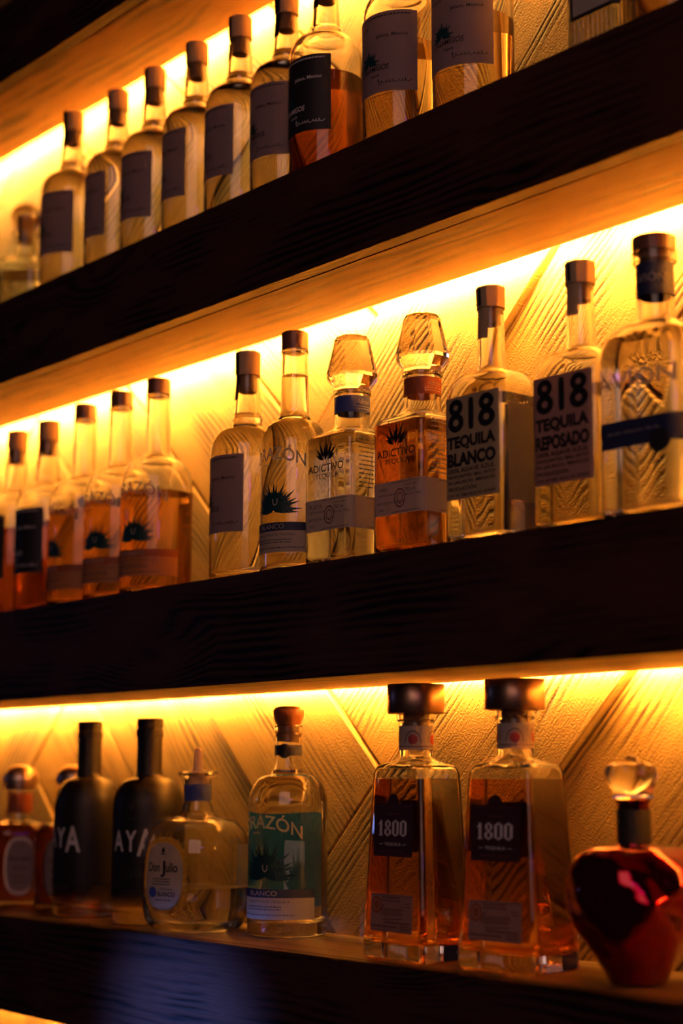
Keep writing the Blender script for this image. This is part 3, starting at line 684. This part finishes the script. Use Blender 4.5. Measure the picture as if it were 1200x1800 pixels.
D0 = dome_decanter('dark amber decanter with copper dome cap and oval label, lowest shelf', (-2.133, -.074, zsh('D')), 64)
dup(D0, 'dark amber decanter with a domed cap half hidden behind the black bottle, lowest shelf', (-2.022, -.052, zsh('D')), 35)
dup(D0, 'dark amber decanter cut by the left frame edge, lowest shelf', (-2.262, -.085, zsh('D')), 10)

# --- matte black bottles
BK = profile((0, .0400), (.001, .0425), (.003, .0435), (.006, .0440), (.138, .0445), (.177, .0215, 'Q'), (.1855, .0158, 'V'), (.2275, .0158), (.2280, .0172), (.2370, .0172), (.2375, .0162), (.2390, .0162))
def black_bottle(label, loc, rot):
    t = thing('matte_black_bottle', label, 'bottle', loc, rot, 'matte black bottles on the lowest shelf')
    shell('glass_body', BK, MT['sprayed'], t, .0030, .014); liquid(BK, .10, MT['pale'], t, .0030, .014)
    turned('cap', profile((.2392, .0150), (.2396, .0165), (.2505, .0170), (.2515, .0160)), MT['matteblack'], t)
    a = Art(BK, .0005); k = .0445
    a.text('A', math.radians(39)*k, .0990, .0215, .0330, .02, sub=1)
    a.text('Y', math.radians(14.5)*k, .1005, .0155, .0255, .02, sub=1); a.text('A', math.radians(-10.5)*k, .1005, .0185, .0255, .02, sub=1)
    a.done('printed_name', MT['white'], t)
    a = Art(BK, .0005); a.text('TEQUILA', math.radians(14)*k, .127, .022, .0036); a.stroke([(-.010, .134), (.011, .142), (.032, .134)], .0008); a.stroke([(.011, .146), (.015, .142), (.011, .138), (.007, .142), (.011, .146)], .001)
    for q in (-1, 0, 1): a.stroke([(.011+q*.010, .066), (.015+q*.010, .061), (.011+q*.010, .056), (.007+q*.010, .061), (.011+q*.010, .066)], .0008)
    a.lines(-.005, .027, [.040, .036], .0012, 4); a.done('ornament_print', MT['faint'], t)
    return t
D2 = black_bottle('matte black bottle with white lettering, left one of the two on the lowest shelf', (-1.925, -.0875, zsh('D')), -6)
dup(D2, 'matte black bottle with white lettering, right one, partly behind the half-full flask', (-1.781, -.0875, zsh('D')), 14, 'matte black bottles on the lowest shelf')

# --- half-full broad decanter with a pouring lip
BD = profile((0, .046, .044, .040), (.002, .050, .048, .043), (.006, .0545, .0520, .047), (.014, .0590, .0565, .050), (.028, .0618, .0590, .052), (.050, .0628, .0600, .053), (.090, .0615, .0588, .053), (.1300, .0330, .0320, .0310, 'Q'), (.1440, .0182, .0182, .0180, 'V'), (.1490, .0162), (.1760, .0162), (.1785, .0185), (.1800, .0238), (.1845, .0240), (.1855, .0230))
BD = [e if len(e) == 4 else (e[0], e[1], e[1], e[1]) for e in BD]
def broad_decanter(label, loc, rot):
    t = thing('broad_decanter', label, 'bottle', loc, rot)
    shell('glass_body', BD, MT['glass'], t, .0034, .012, True); liquid(BD, .050, MT['blanco'], t, .0034, .012, True)
    sheet(BD, -.051, .051, .1500, .1700, MT['blue'], t, 'neck_band')
    turned('pourer', profile((.170, .0120), (.1856, .0122), (.1862, .0085), (.1900, .0060, 'V'), (.2050, .0052), (.2120, .0030, 'Q'), (.2130, .001)), MT['cream'], t)
    a = Art(BD, .0006); a.oval(0, .0650, .0335, .0445, n=2.5, r0=.84, rings=3); a.done('label_rim', MT['crystal'], t)
    a = Art(BD, .0004); a.oval(0, .0640, .0285, .0385, n=2.5); l = a.done('label', MT['cream'], t)
    a = Art(BD, .0008); a.text('Don', -.0135, .0745, .018, .0105, .02); a.text('J', .0005, .0725, .0075, .0185, .02); a.text('ulio', .0135, .0745, .0165, .0112, .02); a.text('BLANCO', .006, .0440, .026, .0052, .015); a.lines(-.015, .012, [.0605, .0575, .0545], .0012, 7)
    a.text('TEQUILA', .006, .0495, .020, .0024); a.stroke([(-.002, .092), (0, .097), (.002, .092)], .002); a.stroke([(0, .0895), (0, .097)], .0018); a.stroke([(-.004, .0895), (.004, .0895)], .0012); a.lines(-.010, .012, [.0365], .001, 2)
    a.done('lettering', MT['ink'], l)
    a = Art(BD, .0008); a.oval(-.0150, .0460, .0062, .0062); a.done('seal_print', MT['blue'], l)
    sheet(BD, .098, .140, .052, .100, MT['film'], t, 'back_label')
    # embossed wording over the label
    a = Art(BD, .0010)
    for i, ch in enumerate('TEQUILA DE AGAVE'):
        if ch == ' ': continue
        f = (i-7.5)/7.5; an = math.radians(90-f*72); a.text(ch, .036*math.cos(an), .0650+.0480*math.sin(an)-0.0, None, .0046, .01)
    a.done('raised_wording', MT['crystal'], t)
    return t
broad_decanter('broad clear half-full decanter with open pouring lip and oval white label, lowest shelf', (-1.662, -.096, zsh('D')), 14)

# --- tapered trapezoid bottles with broad metal caps
TR = profile((0, .0455, .0295, .006), (.0015, .0492, .0330, .007), (.005, .0500, .0338, .0075), (.020, .0495, .0333, .0075), (.182, .0400, .0275, .0070), (.188, .0375, .0255, .0075), (.1965, .0190, .0185, .0165, 'S'), (.199, .0172, .0172, .0168), (.233, .0170), (.2345, .0195), (.2410, .0200))
TR = [e if len(e) == 4 else (e[0], e[1], e[1], e[1]) for e in TR]
def trapezoid_bottle(label, loc, rot):
    t = thing('trapezoid_bottle', label, 'bottle', loc, rot, 'tapered amber bottles on the lowest shelf')
    shell('glass_body', TR, MT['glass'], t, .0040, .016, True); liquid(TR, .176, MT['amber'], t, .0040, .016, True)
    cp = turned('cap', profile((.2412, .0205), (.2418, .0280), (.2420, .0288), (.2426, .0292), (.2704, .0292), (.2714, .0285), (.2716, .0272)), MT['copper'], t)
    turned('cork', profile((.212, .0128), (.2411, .0128)), MT['cork'], t)
    s = sheet(TR, -.0515, .0515, .2050, .2290, MT['cream'], t, 'neck_label')
    a = Art(TR)
    for c in (-.036, -.012, .012, .036): a.oval(c, .2155, .0048, .0050, rings=2)
    a.done('red_marks', MT['redink'], s)
    a = Art(TR)
    for c in (-.036, -.012, .012, .036): a.oval(c, .2120, .0085, .0125, r0=.90, rings=1, half=(0, PI))
    a.stroke([(-.05+i*.004, .2085) for i in range(26)], .0009); a.done('arch_print', MT['brownink'], s)
    l = sheet(TR, -.0310, .0310, .1000, .1520, MT['maroon'], t)
    a = Art(TR, .0004); a.oval(-.001, .1515, .0095, .0100, half=(0, PI), rings=3); a.done('label_crest', MT['maroon'], l)
    a = Art(TR, .0008)
    # blackletter numerals: faceted strokes
    zb, H = .1195, .0165
    def bar(x, w_, z0, z1): a.poly([(x, z0+.0018), (x+w_/2, z0), (x+w_, z0+.0018), (x+w_, z1-.0018), (x+w_/2, z1), (x, z1-.0018)])
    bar(-.0210, .0034, zb, zb+H); a.poly([(-.0210, zb+H-.0022), (-.0236, zb+H-.0052), (-.0224, zb+H-.0052), (-.0210, zb+H-.0042)]); a.poly([(-.0228, zb+.0008), (-.0156, zb+.0008), (-.0168, zb+.002), (-.0216, zb+.002)])
    def zero(x, zlo, zhi, w_=.0104, tk=.0034):
        bar(x, tk, zlo+.0012, zhi-.0012); bar(x+w_-tk, tk, zlo+.0012, zhi-.0012)
        a.poly([(x+.0012, zlo+.0026), (x+w_/2, zlo-.0002), (x+w_-.0012, zlo+.0026), (x+w_/2, zlo+.0022)]); a.poly([(x+.0012, zhi-.0026), (x+w_/2, zhi-.0022), (x+w_-.0012, zhi-.0026), (x+w_/2, zhi+.0002)])
    zero(-.0136, zb, zb+H*.54); zero(-.0128, zb+H*.46, zb+H, .0088, .0030)
    zero(-.0012, zb, zb+H); zero(.0112, zb, zb+H)
    a.text('TEQUILA', 0, .1120, .026, .0034, .008); a.stroke([(-.021, .112), (-.0155, .112)], .0005); a.stroke([(.0155, .112), (.021, .112)], .0005)
    a.done('lettering', MT['white'], l)
    a = Art(TR, .0008); a.lines(-.018, .018, [.1045], .0012, 3); a.lines(-.010, .010, [.1410], .0014, 3); a.stroke([(-.029, .102), (.029, .102)], .0004); a.stroke([(-.029, .1495), (.029, .1495)], .0004); a.done('fine_print', MT['brownink'], l)
    l = sheet(TR, -.0330, .0330, .0270, .0635, MT['blush'], t, 'lower_label')
    a = Art(TR, .0007); a.text('Reposado', .001, .0465, .036, .0135, .0, slant=.45); a.lines(-.014, .014, [.0595, .0565], .0014, 5); a.stroke([(-.012, .0385), (.018, .0405)], .0009)
    a.stroke([(-.010, .0362), (.030, .0362)], .0013); a.lines(-.031, .010, [.0312], .0018, 8); a.lines(.015, .030, [.0325, .0298], .0016, 9); a.lines(.021, .030, [.0545, .0515], .0012, 9)
    for v in (.0282, .0622): a.stroke([(-.032, v), (.032, v)], .0005)
    a.done('lettering', MT['brownink'], l)
    a = Art(TR, .00065); a.oval(-.0235, .0525, .0080, .0085, r0=.7); a.oval(-.0235, .0525, .0040, .0045); a.done('medal_print', MT['rust'], l)
    # back label
    g = .044*2+.030*2-.030*.43
    sheet(TR, g-.034, g+.030, .100, .152, MT['maroon'], t, 'back_label')
    return t
D6 = trapezoid_bottle('tapered amber bottle with broad metal cap, left one of the two on the lowest shelf', (-1.258, -.110, zsh('D')), -3.4)
dup(D6, 'tapered amber bottle with broad metal cap, right one beside the red decanter', (-1.128, -.100, zsh('D')), 3, 'tapered amber bottles on the lowest shelf')

# --- red faceted apple-shaped decanter
AP = profile((0, .0225), (.0015, .0245), (.006, .0270), (.012, .0305), (.024, .0390), (.040, .0490), (.056, .0565), (.072, .0605), (.086, .0608), (.100, .0570), (.110, .0490), (.1165, .0400), (.1190, .0320), (.1185, .0255), (.1160, .0200), (.1140, .0160), (.1160, .0142), (.154, .0140), (.1555, .0158), (.1580, .0158))
def apple(label, loc, rot):
    t = thing('apple_decanter', label, 'bottle', loc, rot)
    def facet(v):
        x, y, z = v; a = math.atan2(y, x); r = math.hypot(x, y)
        if z > .1135 and r < .019: return v
        k = 1+.040*math.sin(7*a+z*95)*min(1, z/.03)*max(0, min(1, (r-.016)/.02)) + .02*math.sin(5*a-z*120)*max(0, min(1, (r-.03)/.02))
        return (x*k, y*k, z)
    dense = []
    for p, q in zip(AP, AP[1:]):
        n = max(1, int(math.hypot(q[0]-p[0], q[1]-p[1])/.003))
        for i in range(n): dense.append(tuple(p[j]+(q[j]-p[j])*i/n for j in range(4)))
    dense.append(AP[-1])
    V, Fc = loft([(e[0], ring(*e[1:])) for e in dense]); V = [facet(v) for v in V]
    obj('glass_body', V, Fc, MT['redlac'], t)
    nk = profile((0, .0147), (.2, .0147)); sheet(nk, -.040, .040, .120, .150, MT['blackp'], t, 'neck_label')
    so = []
    for z, r, sc in ((.1582, .0150, 0), (.1600, .0185, 0), (.1625, .0190, 0), (.1640, .0165, 0), (.1665, .0175, .0), (.1700, .0205, .02), (.1760, .0225, .05), (.1830, .0230, .09), (.1880, .0210, .12), (.1905, .0150, .16), (.1915, .0080, .1), (.1960, .0045, 0), (.1968, .0015, 0)):
        so.append((z, [(r*(1+sc*math.cos(5*2*PI*j/60))*math.cos(2*PI*j/60), r*(1+sc*math.cos(5*2*PI*j/60))*math.sin(2*PI*j/60)) for j in range(60)]))
    V, Fc = loft(so); obj('crown_stopper', V, Fc, MT['crystal'], t)
    return t
apple('glossy red apple-shaped decanter with clear crown stopper, right end of the lowest shelf', (-.982, -.102, zsh('D')), 0)
